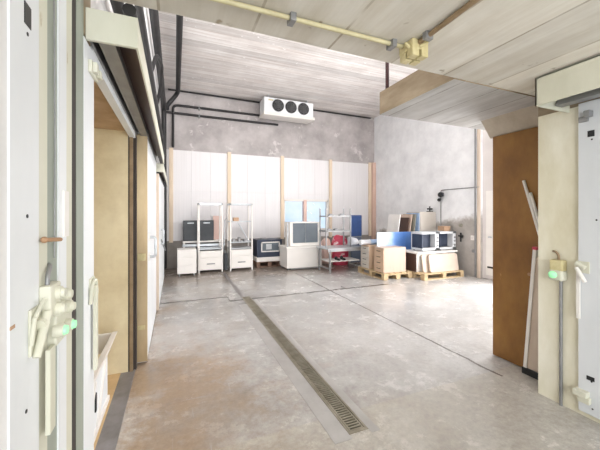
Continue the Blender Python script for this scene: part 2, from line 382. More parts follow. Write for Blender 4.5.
struct('trim_14', box(-1.5, -.47, 1.66, 3.28, 0, .006), 'sill', 'tan wooden threshold of the left doorway', 'threshold')
struct('trim_15', MB().box(-.47, -.36, 1.3, 3.4, 0, .004).box(-.365, -.35, 1.3, 3.4, 0, .008), 'gutter', 'grey floor gutter along the left doorway', 'gutter')
# near left frame strips, camera end first
struct('trim_16', box(-.45, -.349, 1.056, 1.117, 0, 2.48), 'cream_metal', 'cream edge strip beside the white latch door at left', 'trim')
struct('trim_17', box(-.45, -.353, 1.117, 1.21, 0, 2.48), 'greygreen', 'grey green recessed channel with cables behind the push-button box', 'trim')
struct('trim_18', box(-.45, -.348, 1.21, 1.285, 0, 2.48), 'white_metal', 'narrow white flange carrying the small white plate', 'trim')
struct('trim_19', box(-.45, -.35, 1.285, 1.352, 0, 2.48), 'cream_metal', 'cream strip left of the dark strip', 'trim')
struct('trim_20', box(-.5, -.354, 1.352, 1.418, 0, 2.48), 'gasket', 'flush dark strip drawn for the shaded slot in the left door frame', 'trim')  # shade of the slot put into a flush dark strip
struct('trim_21', box(-.5, -.352, 1.418, 1.515, 0, 2.48), 'greygreen', 'grey green strip right of the dark strip', 'trim')
struct('trim_22', box(-.7, -.35, 1.515, 1.68, 0, 2.235), 'white_metal', 'white near jamb of the left doorway', 'jamb')
struct('trim_23', box(-.75, -.5, .85, 1.68, 0, 2.48), 'gasket', 'dark filling behind the left frame strips', 'filling')
struct('trim_24', box(-.75, -.352, 1.515, 1.63, 2.25, 2.48), 'slab_side', 'brown concrete piece above the rail housing', 'lintel')

# ---- near left door leaf (white plate with latch)
d = thing('door_3', 'white steel door with slot holes and a cream latch, nearest on the left', 'door', (-.40, .97, 0), kind='structure')
box(-.44, -.348, .892, 1.056, 0, 2.48, bev=.002).build('door_leaf', 'white_metal', d)
def hole(y0, y1, z0, z1, parent, x=-.348): box(x - .004, x + .0015, y0, y1, z0, z1).build('slot_hole', 'black', parent)
hole(.964, 1.002, 1.975, 2.03, d)
for y, z in ((.983, 1.955), (.981, 1.492), (.975, 1.0)): MB().cyl((-.352, y, z), (-.3465, y, z), .005).build('bolt_hole', 'black', d, True)
MB().box(-.352, -.3465, .893, .915, 1.232, 1.240).build('rust_mark', 'brownbox', d)
# latch on it
l = thing('door_latch', 'cream lever latch with a bracket and long bar on the nearest left door', 'latch', (-.34, 1.05, .87))
MB().box(-.348, -.341, .985, 1.05, 1.13, 1.25, bev=.002).build('plate', 'cream_metal', l)
MB().tube([(-.341, .985, 1.175), (-.333, .985, 1.232), (-.333, 1.045, 1.262)], .005).tube([(-.333, .985, 1.232), (-.341, .985, 1.16)], .005).build('guard', 'cream_metal', l, True)
MB().cyl((-.335, 1.02, 1.20), (-.335, 1.075, 1.215), .014).build('pivot', 'cream_metal', l, True)
MB().cyl((-.328, 1.052, 1.225), (-.332, .992, 1.125), .012, .009).build('lever', 'cream_metal', l, True)
MB().box(-.337, -.325, 1.062, 1.105, .875, 1.115, bev=.002).build('bar', 'cream_metal', l)
tag(MB().cyl((-.338, 1.06, 1.425), (-.322, 1.135, 1.42), .006, n=8).ball((-.338, 1.06, 1.425), .009).build('rusty_peg', 'orange', None, True), 'small rust-orange peg sticking out of the left door frame above the push-button box', 'peg')
# push button station
s = thing('button_station', 'cream push-button box with six big buttons on the left door frame', 'switch box', (-.33, 1.2, 1.0))
MB().box(-.352, -.322, 1.056, 1.14, 1.21, 1.295, bev=.005).build('housing', 'cream_metal', s)
MB().box(-.372, -.328, 1.12, 1.25, 1.10, 1.23, bev=.005).build('housing', 'cream_metal', s)
btn = [(1.105, 1.265, 0), (1.105, 1.218, 0), (1.20, 1.198, 0), (1.17, 1.245, 0), (1.205, 1.137, 1), (1.125, 1.147, 1)]
for y, z, g in btn:
    x0 = -.335
    b_ = MB().cyl((x0, y, z), (x0 + .025, y, z), .021, .019).build('push_button', 'cream_metal', s, True)
    MB().cyl((x0 + .024, y, z), (x0 + .034, y, z), .015, .012).build('button_cap', 'green_lens' if g else 'cream_metal', b_, True)
MB().tube([(-.338, 1.08, 1.29), (-.338, 1.085, 1.325), (-.342, 1.12, 1.345), (-.36, 1.15, 1.345)], .006).build('cable', 'steel_dull', s, True, 'grey looping cable')
tag(box(-.3485, -.341, 1.24, 1.29, 1.42, 1.575, bev=.002).build('cover_plate', 'offwhite'), 'small blank white plate on the left door frame, right of the rusty peg', 'plate')
wr = tag(MB().tube([(-.349, 1.165, 2.46), (-.348, 1.17, 2.1), (-.349, 1.18, 1.7), (-.349, 1.175, 1.36)], .002).build('thin_cable', 'steel_dull', None, True), 'thin grey cable running up the green channel at left', 'cable')
# items on the near jamb
c = thing('door_clamp', 'small cream clamp near the top of the white left jamb', 'clamp', (-.34, 1.64, 2.12))
MB().box(-.35, -.335, 1.575, 1.70, 2.115, 2.17, bev=.003).build('plate', 'cream_metal', c)
MB().box(-.335, -.318, 1.585, 1.62, 2.12, 2.165, bev=.003).build('jaw', 'cream_metal', c)
MB().box(-.335, -.318, 1.66, 1.69, 2.125, 2.16, bev=.003).build('jaw', 'cream_metal', c)
l = thing('door_lever', 'cream upright lever with a top hook on the white left jamb', 'lever', (-.34, 1.66, .78))
MB().box(-.35, -.343, 1.59, 1.67, 1.13, 1.21, bev=.002).build('plate', 'cream_metal', l)
MB().box(-.343, -.328, 1.625, 1.66, .79, 1.17, bev=.004).build('bar', 'cream_metal', l)
MB().tube([(-.343, 1.585, 1.10), (-.336, 1.585, 1.185), (-.336, 1.65, 1.205), (-.336, 1.67, 1.13)], .007).build('hook', 'cream_metal', l, True)
# white ribbed crate with a flared tray inside the doorway
k = thing('ribbed_crate', 'low white ribbed crate with a flared open tray on top, standing in the left doorway', 'crate', (-.7, 2.3, .006))
MB().box(-.89, -.50, 1.72, 2.85, .006, .37, bev=.006).build('body', 'white_metal', k)
for y in (1.95, 2.27, 2.59):
    MB().box(-.502, -.488, y - .016, y + .016, .0, .42, mtx=tilt((-.5, y, .19), 'X', -40)).build('rib', 'offwhite', k)
MB().box(-.505, -.486, 1.72, 2.85, .006, .045, bev=.003).build('bottom_rail', 'offwhite', k)
MB().box(-.503, -.492, 2.42, 2.45, .16, .28).build('grip_slot', 'black', k)
t = MB().prism([(-.50, .36), (-.43, .545), (-.465, .545), (-.525, .385), (-.865, .385), (-.925, .545), (-.96, .545), (-.89, .36)], 'y', 1.72, 2.85)
t.prism([(-.51, .37), (-.44, .54), (-.95, .54), (-.88, .37)], 'y', 2.83, 2.848).prism([(-.51, .37), (-.44, .54), (-.95, .54), (-.88, .37)], 'y', 1.722, 1.74)
t.build('tray', 'offwhite', k)
MB().box(-.86, -.53, 1.75, 2.82, .386, .392).build('tray_lining', 'foam', k, label='tan tray lining')

# ---- sliding doors on the left wall + rail housings
d = thing('door_1', 'white sliding door with a bronze edge and steel pull handle on the left wall', 'door', (-.31, 4.2, .02), kind='structure')
box(-.358, -.262, 3.40, 5.06, .02, 2.30, bev=.002).build('door_leaf', 'white_metal', d)
e = box(-.362, -.255, 3.385, 3.41, .03, 2.28, bev=.002).build('edge_strip', 'brass', d, label='bronze brown edge strip')
MB().box(-.34, -.27, 3.375, 3.386, 1.03, 1.10, bev=.002).build('edge_lock', 'yellowbox', d, label='brass edge lock')
MB().box(-.34, -.275, 3.375, 3.386, .35, .39, bev=.002).build('edge_lock', 'yellowbox', d, label='brass edge lock')
h = MB().tube([(-.262, 3.66, 1.24), (-.195, 3.66, 1.24), (-.195, 3.66, 1.03), (-.262, 3.66, 1.03)], .014).build('handle', 'steel', d, True)
MB().box(-.262, -.252, 3.62, 3.72, 1.20, 1.28, bev=.003).build('handle_plate', 'offwhite', h)
MB().box(-.262, -.252, 3.62, 3.72, .99, 1.07, bev=.003).build('handle_plate', 'offwhite', h)
MB().box(-.35, -.255, 3.42, 3.56, 2.30, 2.345, bev=.004).build('hanger', 'steel_dull', d)
d = thing('door_2', 'second white sliding door farther along the left wall', 'door', (-.29, 6.4, .02), kind='structure')
box(-.345, -.235, 5.14, 7.75, .02, 2.10, bev=.002).build('door_leaf', 'white_metal', d)
box(-.35, -.228, 5.12, 5.15, .02, 2.10).build('edge_strip', 'jamb', d)
MB().tube([(-.235, 6.0, 1.20), (-.19, 6.0, 1.20), (-.19, 6.0, .95), (-.235, 6.0, .95)], .014).build('handle', 'steel', d, True)
MB().cyl((-.235, 6.05, 1.02), (-.17, 6.3, .80), .014).build('lever', 'steel_dull', d, True)
def rail(name, x0, x1, y0, y1, z0, z1, label, cap='cream_metal'):
    r = thing(name, label, 'rail housing', ((x0 + x1) / 2, (y0 + y1) / 2, z0))
    m = MB().box(x1 - .008, x1, y0 + .02, y1, z0, z1).box(x0, x1, y0 + .02, y1, z1 - .008, z1)
    m.build('cover', 'cream_metal', r)
    box(x0, x1, y0, y0 + .02, z0, z1, bev=.002).build('end_cap', cap, r)
    MB().box(x0 + .05, x0 + .085, y0 + .02, y1, z0 + .03, z1 - .008).box(x0 + .035, x0 + .10, y0 + .02, y1, z0 + .02, z0 + .035).build('rail', 'steel_dull', r)
    MB().box(x0, x0 + .01, y0 + .02, y1, z0 + .02, z1).build('back_plate', 'steel_dull', r)
    MB().box(x1 - .016, x1 - .0085, y0 + .025, y1, z0 + .004, z1 - .01).box(x0 + .012, x1 - .017, y0 + .021, y1, z1 - .016, z1 - .009).build('shade_liner', 'darkbrown', r, label='added dark sheet for the shade inside the housing')  # dark sheets added so the open inside looks shaded
    return r
rail('sliding_rail_housing', -.352, -.155, 1.545, 5.10, 2.24, 2.375, 'long cream sliding door rail housing with a square end above the left doorway')
rail('sliding_rail_housing', -.352, -.165, 5.16, 8.0, 2.13, 2.26, 'short farther rail housing above the second white sliding door')

# ---- right side: rail housing, plate door, switch, rusty door
r = thing('sliding_rail_housing', 'cream rail housing under the ceiling above the grey door at right', 'rail housing', (2.6, .7, 2.26))
MB().box(2.40, 2.41, -.2, 1.4, 2.268, 2.468).box(2.40, 2.80, -.2, 1.4, 2.46, 2.47).box(2.40, 2.80, 1.39, 1.40, 2.268, 2.468).build('cover', 'cream_metal', r)
MB().box(2.62, 2.66, -.2, 1.38, 2.31, 2.46).box(2.60, 2.68, -.2, 1.38, 2.29, 2.31).build('rail', 'steel_dull', r)
d = thing('door_4', 'light grey steel door with slot holes at the right edge of the view', 'door', (2.79, 1.1, .04), kind='structure')
box(2.775, 2.80, .5, 1.325, .04, 2.31, bev=.002).build('door_leaf', 'grey_metal', d)
for y0, y1, z0, z1 in ((1.229, 1.269, 2.05, 2.095), (1.229, 1.275, .29, .32)): box(2.773, 2.779, y0, y1, z0, z1).build('slot_hole', 'black', d)
for y, z in ((1.244, 2.03), (1.218, 1.45), (1.246, .285), (1.24, .092)): MB().cyl((2.773, y, z), (2.779, y, z), .006).build('bolt_hole', 'black', d, True)
MB().box(2.755, 2.775, 1.26, 1.315, 2.165, 2.205, bev=.003).box(2.72, 2.775, 1.235, 1.27, 2.19, 2.235, bev=.004).build('clamp', 'steel_dull', d, label='grey steel clamp')
MB().box(2.72, 2.775, 1.255, 1.335, .165, .205, bev=.004).box(2.74, 2.775, 1.245, 1.315, .12, .165, bev=.004).build('foot_bracket', 'cream_metal', d, label='cream foot bracket')
l = thing('door_latch', 'cream latch with a hanging bar on the light grey door at right', 'latch', (2.77, 1.3, .72))
MB().box(2.765, 2.775, 1.255, 1.335, 1.06, 1.145, bev=.002).build('plate', 'cream_metal', l)
MB().cyl((2.745, 1.325, 1.13), (2.745, 1.27, 1.10), .017).build('pivot', 'cream_metal', l, True)
MB().cyl((2.735, 1.318, 1.10), (2.735, 1.265, 1.0), .013).build('lever', 'offwhite', l, True)
MB().box(2.757, 2.772, 1.308, 1.33, .72, 1.08, bev=.002).build('bar', 'offwhite', l)
s = thing('switch_box', 'cream switch box with a green-lit knob on the cream wall end', 'switch box', (2.78, 1.45, .96))
MB().box(2.735, 2.80, 1.405, 1.495, 1.05, 1.135, bev=.01).build('housing', 'yellowbox', s)
MB().box(2.728, 2.80, 1.40, 1.50, .975, 1.058, bev=.018, seg=3).build('lower_housing', 'cream_metal', s)
MB().ball((2.725, 1.465, 1.02), .03, (.7, 1, .9)).build('lens', 'green_lens', s, True)
MB().tube([(2.775, 1.45, 1.13), (2.775, 1.45, 1.17), (2.78, 1.47, 1.195), (2.80, 1.50, 1.195)], .009).build('cable', 'brownpipe', s, True)
tag(MB().tube([(2.785, 1.44, .98), (2.785, 1.44, .0)], .011).build('conduit', 'steel_dull', None, True), 'thin grey conduit running down from the switch box to the floor', 'conduit')
d = thing('door_5', 'rusty brown steel door leaf in the recess at right', 'door', (3.13, 1.93, 0), kind='structure')
box(3.10, 3.155, 1.63, 2.22, .01, 2.30, bev=.004).build('door_leaf', 'rust', d)
MB().ball((3.10, 1.86, .92), .016, (.4, 1, 1)).build('drip_mark', 'orange', d, True)
# leaning board and white profile
b_ = thing('leaning_board', 'tan board with a white edge and dark foot leaning by the rusty door', 'board', (3.04, 1.78, 0))
lm = tilt((3.04, 1.86, 0), 'X', 4.3)
MB().box(3.03, 3.05, 1.70, 1.845, .05, 1.10, mtx=lm).build('panel', 'tan', b_)
MB().box(3.02, 3.06, 1.842, 1.87, .05, 1.17, mtx=lm).build('edge_strip', 'offwhite', b_)
MB().box(3.01, 3.07, 1.69, 1.875, .0, .06, bev=.006, mtx=tilt((3.04, 1.86, 0), 'X', 0)).build('foot', 'black', b_)
MB().box(3.015, 3.065, 1.84, 1.873, 1.17, 1.195, mtx=lm).build('tip', 'red', b_, label='small red tip')
pl = thing('white_profile', 'white double metal profile leaning against the rusty door', 'profile', (3.05, 1.75, .8))
MB().cyl((3.084, 1.90, 1.81), (3.082, 1.625, .80), .013).build('long_tube', 'offwhite', pl, True)
MB().cyl((3.084, 1.84, 1.69), (3.082, 1.625, .90), .013).build('short_tube', 'offwhite', pl, True)
# right wall doorway: white leaf + jamb
struct('trim_25', box(6.47, 6.70, 4.945, 5.01, 0, 3.75), 'jamb', 'beige jamb at the end of the pale right wall', 'jamb')
d = thing('door_6', 'white door leaf standing in the opening beyond the right wall', 'door', (6.64, 4.6, 0), kind='structure')
box(6.55, 6.61, 4.12, 4.945, .01, 3.72).build('door_leaf', 'brightdoor', d)
MB().box(6.538, 6.55, 4.60, 4.84, .1, 2.0).build('raised_panel', 'offwhite', d)
MB().cyl((6.54, 4.74, .96), (6.50, 4.74, .96), .02).box(6.49, 6.51, 4.68, 4.76, .945, .975).build('handle', 'steel', d)
MB().box(6.525, 6.54, 4.62, 4.80, .26, .30).build('kick_catch', 'black', d)

# ---- floor drain
struct('trim_26', MB().box(DX0 - .14, DX0 - .009, DY0 - .05, 5.0, .0003, .0015).box(DX1 + .009, DX1 + .075, DY0 - .05, 5.2, .0003, .0015), 'screed', 'pale screed strip around the floor drain', 'screed')
dr = thing('floor_drain', 'long narrow floor drain with a slotted metal grating', 'drain', ((DX0 + DX1) / 2, 3.6, -.1))
MB().box(DX0, DX1, DY0, DY1, -.12, -.10).box(DX0, DX0 + .006, DY0, DY1, -.1, 0).box(DX1 - .006, DX1, DY0, DY1, -.1, 0).build('trough', 'drainpit', dr)
MB().box(DX0 - .008, DX0 + .008, DY0 - .01, DY1 + .01, -.012, .004).box(DX1 - .008, DX1 + .008, DY0 - .01, DY1 + .01, -.012, .004).box(DX0 + .0081, DX1 - .0081, DY0 - .009, DY0 + .012, -.012, .0035).box(DX0 + .0081, DX1 - .0081, DY1 - .012, DY1 + .009, -.012, .0035).build('frame', 'drain', dr)
L = (DY1 - DY0 - .03) / 4
for i in range(4):
    g = MB(); y = DY0 + .015 + i * L
    while y < DY0 + .015 + (i + 1) * L - .02:
        g.box(DX0 + .012, DX1 - .012, y, y + .012, -.02, .002); y += .026
    for x in (DX0 + .012, DX1 - .024): g.box(x, x + .012, DY0 + .015 + i * L, DY0 + .012 + (i + 1) * L, -.02, .001)
    g.build('grating', 'drain', dr)
tag(box(1.09, 1.16, 5.50, 7.75, 0, .003).build('slot_drain', 'gutter'), 'thin dark slot drain running on toward the white frame units', 'drain', kind='structure')

# ================================================================== PIPES AND SERVICES
def pipe(name, pts, r, m, label, cat='pipe', clips=()):
    t = thing(name, label, cat, pts[0])
    MB().tube(pts, r).build('run', m, t, True)
    for c_ in clips: MB().box(*c_, bev=.002).build('clip', 'steel_dull', t)
    return t
pipe('ceiling_pipe', [(.07, 1.7, 4.72), (.07, 8.86, 4.72), (-.20, 8.86, 4.36), (-.20, 8.86, 4.25)], .055, 'dark', 'thick black pipe along the high ceiling, bent down at the back wall')
pipe('wall_pipe', [(-.27, 2.0, 4.24), (-.27, 8.75, 4.24), (-.26, 8.75, .05)], .06, 'dark', 'thick black pipe high on the left wall, dropping down in the far corner')
pipe('cable_bundle', [(-.20, 1.64, 2.46), (-.20, 5.2, 2.46), (-.24, 5.3, 2.46), (-.24, 8.6, 2.44)], .03, 'dark', 'black cable bundle lying along the top of the left rail housing', 'cable')
pipe('cable_bundle', [(-.30, 1.64, 2.68), (-.30, 8.4, 2.68)], .035, 'dark', 'black cable bundle clipped to the left wall above the rail housing', 'cable')
pipe('wall_pipe', [(-.30, 2.2, 3.35), (-.30, 8.3, 3.35), (-.30, 8.3, 2.7)], .035, 'dark', 'slim black pipe halfway up the left wall, dropping at its far end')
pipe('hose_loop', [(-.32, 5.0, 3.6), (-.26, 5.1, 3.9), (-.2, 5.6, 3.95), (-.24, 6.0, 3.75), (-.31, 6.2, 3.5)], .028, 'dark', 'black hose looping off the left wall below the thick pipe', 'hose')
pipe('wall_pipe', [(-.18, 8.94, 4.82), (6.3, 8.94, 4.80)], .022, 'dark', 'thin dark pipe along the top edge of the back wall')
pipe('wall_pipe', [(-.05, 8.93, 3.27), (-.05, 8.93, 4.42), (2.5, 8.93, 4.42)], .032, 'dark', 'black pipe up the back wall corner that turns right toward the cooler', clips=[(.60, .64, 8.9, 9.0, 4.37, 4.47)])
pipe('wall_pipe', [(-.22, 8.93, 4.20), (2.92, 8.93, 4.20)], .032, 'dark', 'black level pipe on the back wall ending beneath the cooler', clips=[(.60, .64, 8.9, 9.0, 4.15, 4.25)])
pipe('hanging_rod', [(1.93, 2.46, 2.69), (1.93, 2.46, ZC)], .018, 'darkred', 'dark red rod hanging from the high ceiling to the concrete slab', 'rod')
pipe('ceiling_conduit', [(-.34, 1.42, 2.465), (1.22, 1.42, 2.465)], .012, 'yellow', 'yellowed conduit across the low ceiling to the junction box', 'conduit', clips=[(.52, .55, 1.39, 1.45, 2.44, 2.48), (1.13, 1.16, 1.39, 1.45, 2.44, 2.48)])
pipe('ceiling_conduit', [(1.275, 1.34, 2.462), (1.22, .3, 2.462), (1.2, -1.0, 2.462)], .014, 'brownpipe', 'brown conduit along the low ceiling running toward the viewer', 'conduit', clips=[(1.245, 1.295, 1.26, 1.29, 2.44, 2.48)])
j = thing('junction_box', 'yellowed cubic junction box cluster on the low ceiling edge', 'junction box', (1.28, 1.40, 2.48))
MB().box(1.225, 1.34, 1.34, 1.455, 2.425, 2.48, bev=.006).build('housing', 'yellowbox', j)
for x, y in ((1.25, 1.365), (1.31, 1.36), (1.315, 1.425), (1.255, 1.43)): MB().box(x - .024, x + .024, y - .024, y + .024, 2.385, 2.43, bev=.004).build('cover', 'yellowbox', j)
for p, q in (((1.34, 1.40, 2.45), (1.39, 1.40, 2.46)), ((1.28, 1.34, 2.44), (1.30, 1.30, 2.45)), ((1.225, 1.37, 2.44), (1.19, 1.36, 2.45))): MB().cyl(p, q, .011, .006, n=8).build('gland', 'yellowbox', j, True)

# evaporator cooler
EX0, EX1, EY = 2.30, 3.80, 8.27
e = thing('ceiling_cooler', 'white ceiling-hung air cooler with three black fans', 'cooler', ((EX0 + EX1) / 2, EY + .25, 4.24))
MB().box(EX0, EX1, EY, EY + .5, 4.33, 4.75, bev=.01).build('casing', 'white_metal', e)
MB().prism([(EY - .06, 4.32), (EY + .5, 4.32), (EY + .5, 4.28), (EY, 4.23), (EY - .07, 4.24)], 'x', EX0 - .02, EX1 + .02).build('drip_tray', 'offwhite', e)
for fx in (2.70, 3.09, 3.48):
    cx, cz = fx, 4.545
    b_ = MB().cyl((cx, EY - .002, cz), (cx, EY - .014, cz), .172, n=32).build('fan', 'black', e, True)
    rg = MB()
    for rr in (.17, .12, .07):
        pts = [(cx + rr * math.cos(a * math.pi / 12), EY - .03, cz + rr * math.sin(a * math.pi / 12)) for a in range(25)]
        rg.tube(pts, .004, 6)
    for a in range(4): rg.cyl((cx + .17 * math.cos(a * math.pi / 4), EY - .03, cz + .17 * math.sin(a * math.pi / 4)), (cx - .17 * math.cos(a * math.pi / 4), EY - .03, cz - .17 * math.sin(a * math.pi / 4)), .003, n=6)
    rg.build('guard', 'steel_dull', b_, True)
    bl = MB()
    for a in range(5): bl.box(.03, .155, -.012, -.008, -.035, .035, mtx=Matrix.Translation((cx, EY - .008, cz)) @ Matrix.Rotation(a * 2 * math.pi / 5, 4, 'Y') @ Matrix.Rotation(.2, 4, 'X'))
    bl.cyl((cx, EY - .012, cz), (cx, EY - .028, cz), .04)
    bl.build('blades', 'fan', b_, True)
box(EX0 + .12, EX0 + .26, EY - .003, EY, 4.66, 4.70).build('sticker', 'yellow', e, label='small yellow sticker')
for x in (EX0 + .15, EX1 - .15): MB().box(x - .02, x + .02, EY + .1, EY + .4, 4.74, ZC).build('hanger', 'steel', e)

# right wall services
pipe('wall_conduit', [(6.48, 6.06, 1.16), (6.48, 6.06, 2.10), (6.48, 4.95, 2.10)], .012, 'steel_dull', 'thin grey conduit up and along the right wall', 'conduit')
sp = thing('wall_spotlight', 'small black twin spotlight on the right wall conduit', 'spotlight', (6.48, 6.02, 1.9))
MB().box(6.44, 6.5, 5.97, 6.07, 1.93, 2.03, bev=.005).build('bracket', 'steel_dull', sp)
MB().cyl((6.44, 5.99, 1.99), (6.33, 5.93, 1.97), .055, .07).build('lamp_head', 'black', sp, True)
MB().cyl((6.44, 6.05, 1.86), (6.37, 6.02, 1.84), .035, .045).build('lamp_head', 'black', sp, True)
pipe('vertical_pipe', [(6.475, 5.06, .02), (6.475, 5.06, 3.6)], .018, 'steel_dull', 'thin grey pipe up the end of the right wall')
t = thing('wall_valve', 'dark cross-shaped valve handle on the right wall', 'valve', (6.45, 5.42, .8))
MB().cyl((6.5, 5.42, .91), (6.44, 5.42, .91), .02).build('stem', 'dark', t, True)
MB().box(6.43, 6.45, 5.40, 5.44, .80, 1.02, bev=.004).box(6.43, 6.45, 5.35, 5.49, .92, .96, bev=.004).build('cross_handle', 'dark', t)
tag(MB().cyl((6.5, 5.46, 1.2), (6.46, 5.46, 1.2), .045, .04).ball((6.46, 5.46, 1.2), .03).build('wall_button', 'greenish', None, True), 'round greenish knob on the right wall above the dark valve', 'knob')
t = thing('wall_switch', 'white square switch on the right wall beside the jamb', 'switch', (6.47, 5.12, .86))
MB().box(6.46, 6.5, 5.08, 5.17, .86, .97, bev=.005).build('housing', 'offwhite', t)
MB().box(6.452, 6.46, 5.105, 5.145, .89, .94, bev=.002).build('rocker', 'brightdoor', t)
tag(MB().cyl((6.5, 5.1, .61), (6.455, 5.1, .61), .04).cyl((6.455, 5.1, .61), (6.44, 5.1, .61), .025).build('wall_socket', 'steel_dull', None, True), 'small round grey socket low on the right wall beside the jamb', 'socket')

# ================================================================== MACHINES AND FURNITURE
def feet(parent, x0, x1, y0, y1, z, m='steel_dull', i=.05, r=.016):
    for x in (x0 + i, x1 - i):
        for y in (y0 + i, y1 - i): MB().cyl((x, y, 0), (x, y, z), r * 1.3, r).build('foot', m, parent, True)
# white pedestal at far left
p = thing('drawer_pedestal', 'plain white pedestal at the far left of the row of machines', 'pedestal', (.26, 7.95, 0))
box(.045, .475, 7.73, 8.2, .06, .63, bev=.004).build('carcass', 'offwhite', p)
for z in (.08, .265, .45): box(.055, .465, 7.722, 7.73, z, z + .175, bev=.002).build('drawer', 'offwhite', p)
feet(p, .045, .475, 7.73, 8.2, .06)
# bench with two dark cabinets and pink sheet
bn = thing('low_bench', 'low white bench behind the left frame unit carrying two dark cabinets', 'bench', (.7, 8.7, 0))
box(.18, 1.26, 8.5, 8.93, .72, .76, bev=.003).build('bench_top', 'offwhite', bn)
box(.18, 1.26, 8.5, 8.52, .62, .68).build('rail', 'steel', bn)
box(.24, 1.22, 8.56, 8.9, .44, .62).build('drawer_box', 'anthracite', bn)
for x in (.22, 1.22):
    for y in (8.53, 8.90): box(x - .02, x + .02, y - .02, y + .02, 0, .72).build('leg', 'offwhite', bn)
for i, (x0, x1, lb_) in enumerate(((.20, .56, 'dark slate cabinet left of the first frame post, on the low bench'), (.60, .97, 'dark slate cabinet seen through the left frame unit, on the low bench'))):
    q = thing('dark_cabinet', lb_, 'cabinet', ((x0 + x1) / 2, 8.7, .76), 'dark cabinets on the low bench')
    box(x0, x1, 8.56, 8.86, .76, 1.30, bev=.004).build('carcass', 'anthracite', q)
    dd = box(x0 + .006, x1 - .006, 8.545, 8.56, .77, 1.29, bev=.003).build('door', 'anthracite', q)
    box(x0 + .1, x1 - .1, 8.53, 8.546, 1.225, 1.245).build('handle', 'steel', dd)
tag(MB().box(.99, 1.24, 8.88, 8.90, .76, 1.42, mtx=tilt((1.1, 8.88, .76), 'X', -3)).build('pink_sheet', 'pink'), 'pale pink sheet leaning upright behind the left frame unit', 'sheet')
def frame_unit(x0, y0, label, wd=.6, dp=.46, H=1.76, shelves=()):
    f = thing('frame_unit', label, 'frame unit', (x0 + wd / 2, y0 + dp / 2, 0), 'white drawer frame units')
    for x in (x0, x0 + wd - .035):
        for y in (y0, y0 + dp - .035): box(x, x + .035, y, y + .035, .0, H, bev=.002).build('post', 'offwhite', f)
    for z in (H - .055,):
        MB().box(x0, x0 + wd, y0, y0 + .03, z, z + .045).box(x0, x0 + wd, y0 + dp - .03, y0 + dp, z, z + .045).box(x0, x0 + .03, y0, y0 + dp, z, z + .045).box(x0 + wd - .03, x0 + wd, y0, y0 + dp, z, z + .045).build('top_rail', 'steel', f)
    box(x0 + .036, x0 + wd - .036, y0 + .01, y0 + dp - .01, .06, .54).build('drawer_box', 'offwhite', f)
    d1 = box(x0 + .04, x0 + wd - .04, y0 - .008, y0 + .01, .07, .37, bev=.003).build('drawer', 'offwhite', f)
    box(x0 + wd / 2 - .1, x0 + wd / 2 + .1, y0 - .02, y0 - .007, .205, .235, bev=.003).build('handle', 'steel_dull', d1)
    box(x0 + .04, x0 + wd - .04, y0 - .008, y0 + .01, .38, .53, bev=.003).build('drawer', 'offwhite', f)
    for z in shelves: box(x0 + .01, x0 + wd - .01, y0 + .02, y0 + dp - .02, z, z + .025).build('shelf', 'steel', f)
    return f
frame_unit(.535, 8.0, 'tall white frame unit with a bottom drawer in front of the dark cabinets', shelves=(.58,))
f2 = frame_unit(1.31, 8.0, 'tall white frame unit with shelves and a diagonal bar, left of the dark oven', shelves=(.56, .72, 1.26))
MB().cyl((1.52, 8.03, 1.27), (1.80, 8.03, .76), .014).build('diagonal_bar', 'steel', f2, True)
tag(box(1.42, 1.56, 8.1, 8.25, 1.285, 1.38, bev=.004).build('small_box', 'brownbox'), 'small brown box on the upper shelf of the right frame unit', 'box')
for k_, (x, y, w_, h_) in enumerate(((1.42, 8.15, .12, .07), (1.58, 8.2, .10, .10), (1.74, 8.15, .13, .06))):
    o = MB().cyl((x, y, .745), (x, y, .745 + h_), w_ / 2, w_ / 2.4).cyl((x, y, .745 + h_), (x, y, .752 + h_), w_ / 2.2).build('metal_tin', 'steel_dull', None, True)
    tag(o, ('grey tin at the left of the middle shelf of the right frame unit', 'taller grey tin mid shelf on the right frame unit', 'flat grey tin at the right of the middle shelf of the right frame unit')[k_], 'tin', 'tins on the frame shelf')
t = thing('upright_case', 'black upright case wedged between the two white frame units', 'case', (1.22, 8.2, 0))
box(1.175, 1.265, 8.05, 8.38, .02, .46, bev=.012).build('body', 'anthracite', t)
MB().tube([(1.22, 8.12, .46), (1.22, 8.12, .5), (1.22, 8.3, .5), (1.22, 8.3, .46)], .01).build('handle', 'steel', t, True)
tag(MB().cyl((1.20, 8.43, 0), (1.25, 8.46, 1.30), .013).cyl((1.25, 8.46, 1.30), (1.29, 8.44, 1.36), .012).build('grey_pole', 'steel', None, True), 'grey pole standing upright between the two white frame units', 'pole')

# pallets
def pallet(x0, y0, wx, wy, label, m='pallet', boards='x', H=.144, nb=5):
    """boards run along the given axis; blocks and skids below"""
    t = thing('wooden_pallet', label, 'pallet', (x0 + wx / 2, y0 + wy / 2, 0), 'wooden pallets')
    span, run = (wy, wx) if boards == 'x' else (wx, wy)
    def B(a0, a1, b0, b1, z0, z1):       # a = along board, b = across
        return MB().box(x0 + a0, x0 + a1, y0 + b0, y0 + b1, z0, z1, bev=.002) if boards == 'x' else MB().box(x0 + b0, x0 + b1, y0 + a0, y0 + a1, z0, z1, bev=.002)
    bw_ = span / (nb + (nb - 1) * .35)
    for i in range(nb): B(0, run, i * bw_ * 1.35, i * bw_ * 1.35 + bw_, H - .022, H).build('deck_board', m, t)
    for a in (0, (run - .1) / 2, run - .1):
        B(a, a + .1, 0, span, H - .044, H - .022).build('cross_board', m, t)
        for b_ in (0, (span - .12) / 2, span - .12): B(a, a + .1, b_, b_ + .12, .022, H - .044).build('block', m, t)
    for b_ in (0, (span - .1) / 2, span - .1): B(0, run, b_, b_ + .1, 0, .022).build('skid', m, t)
    return t
pallet(2.06, 8.18, .74, .6, 'dark weathered pallet under the navy oven', 'pallet_old', H=.16)
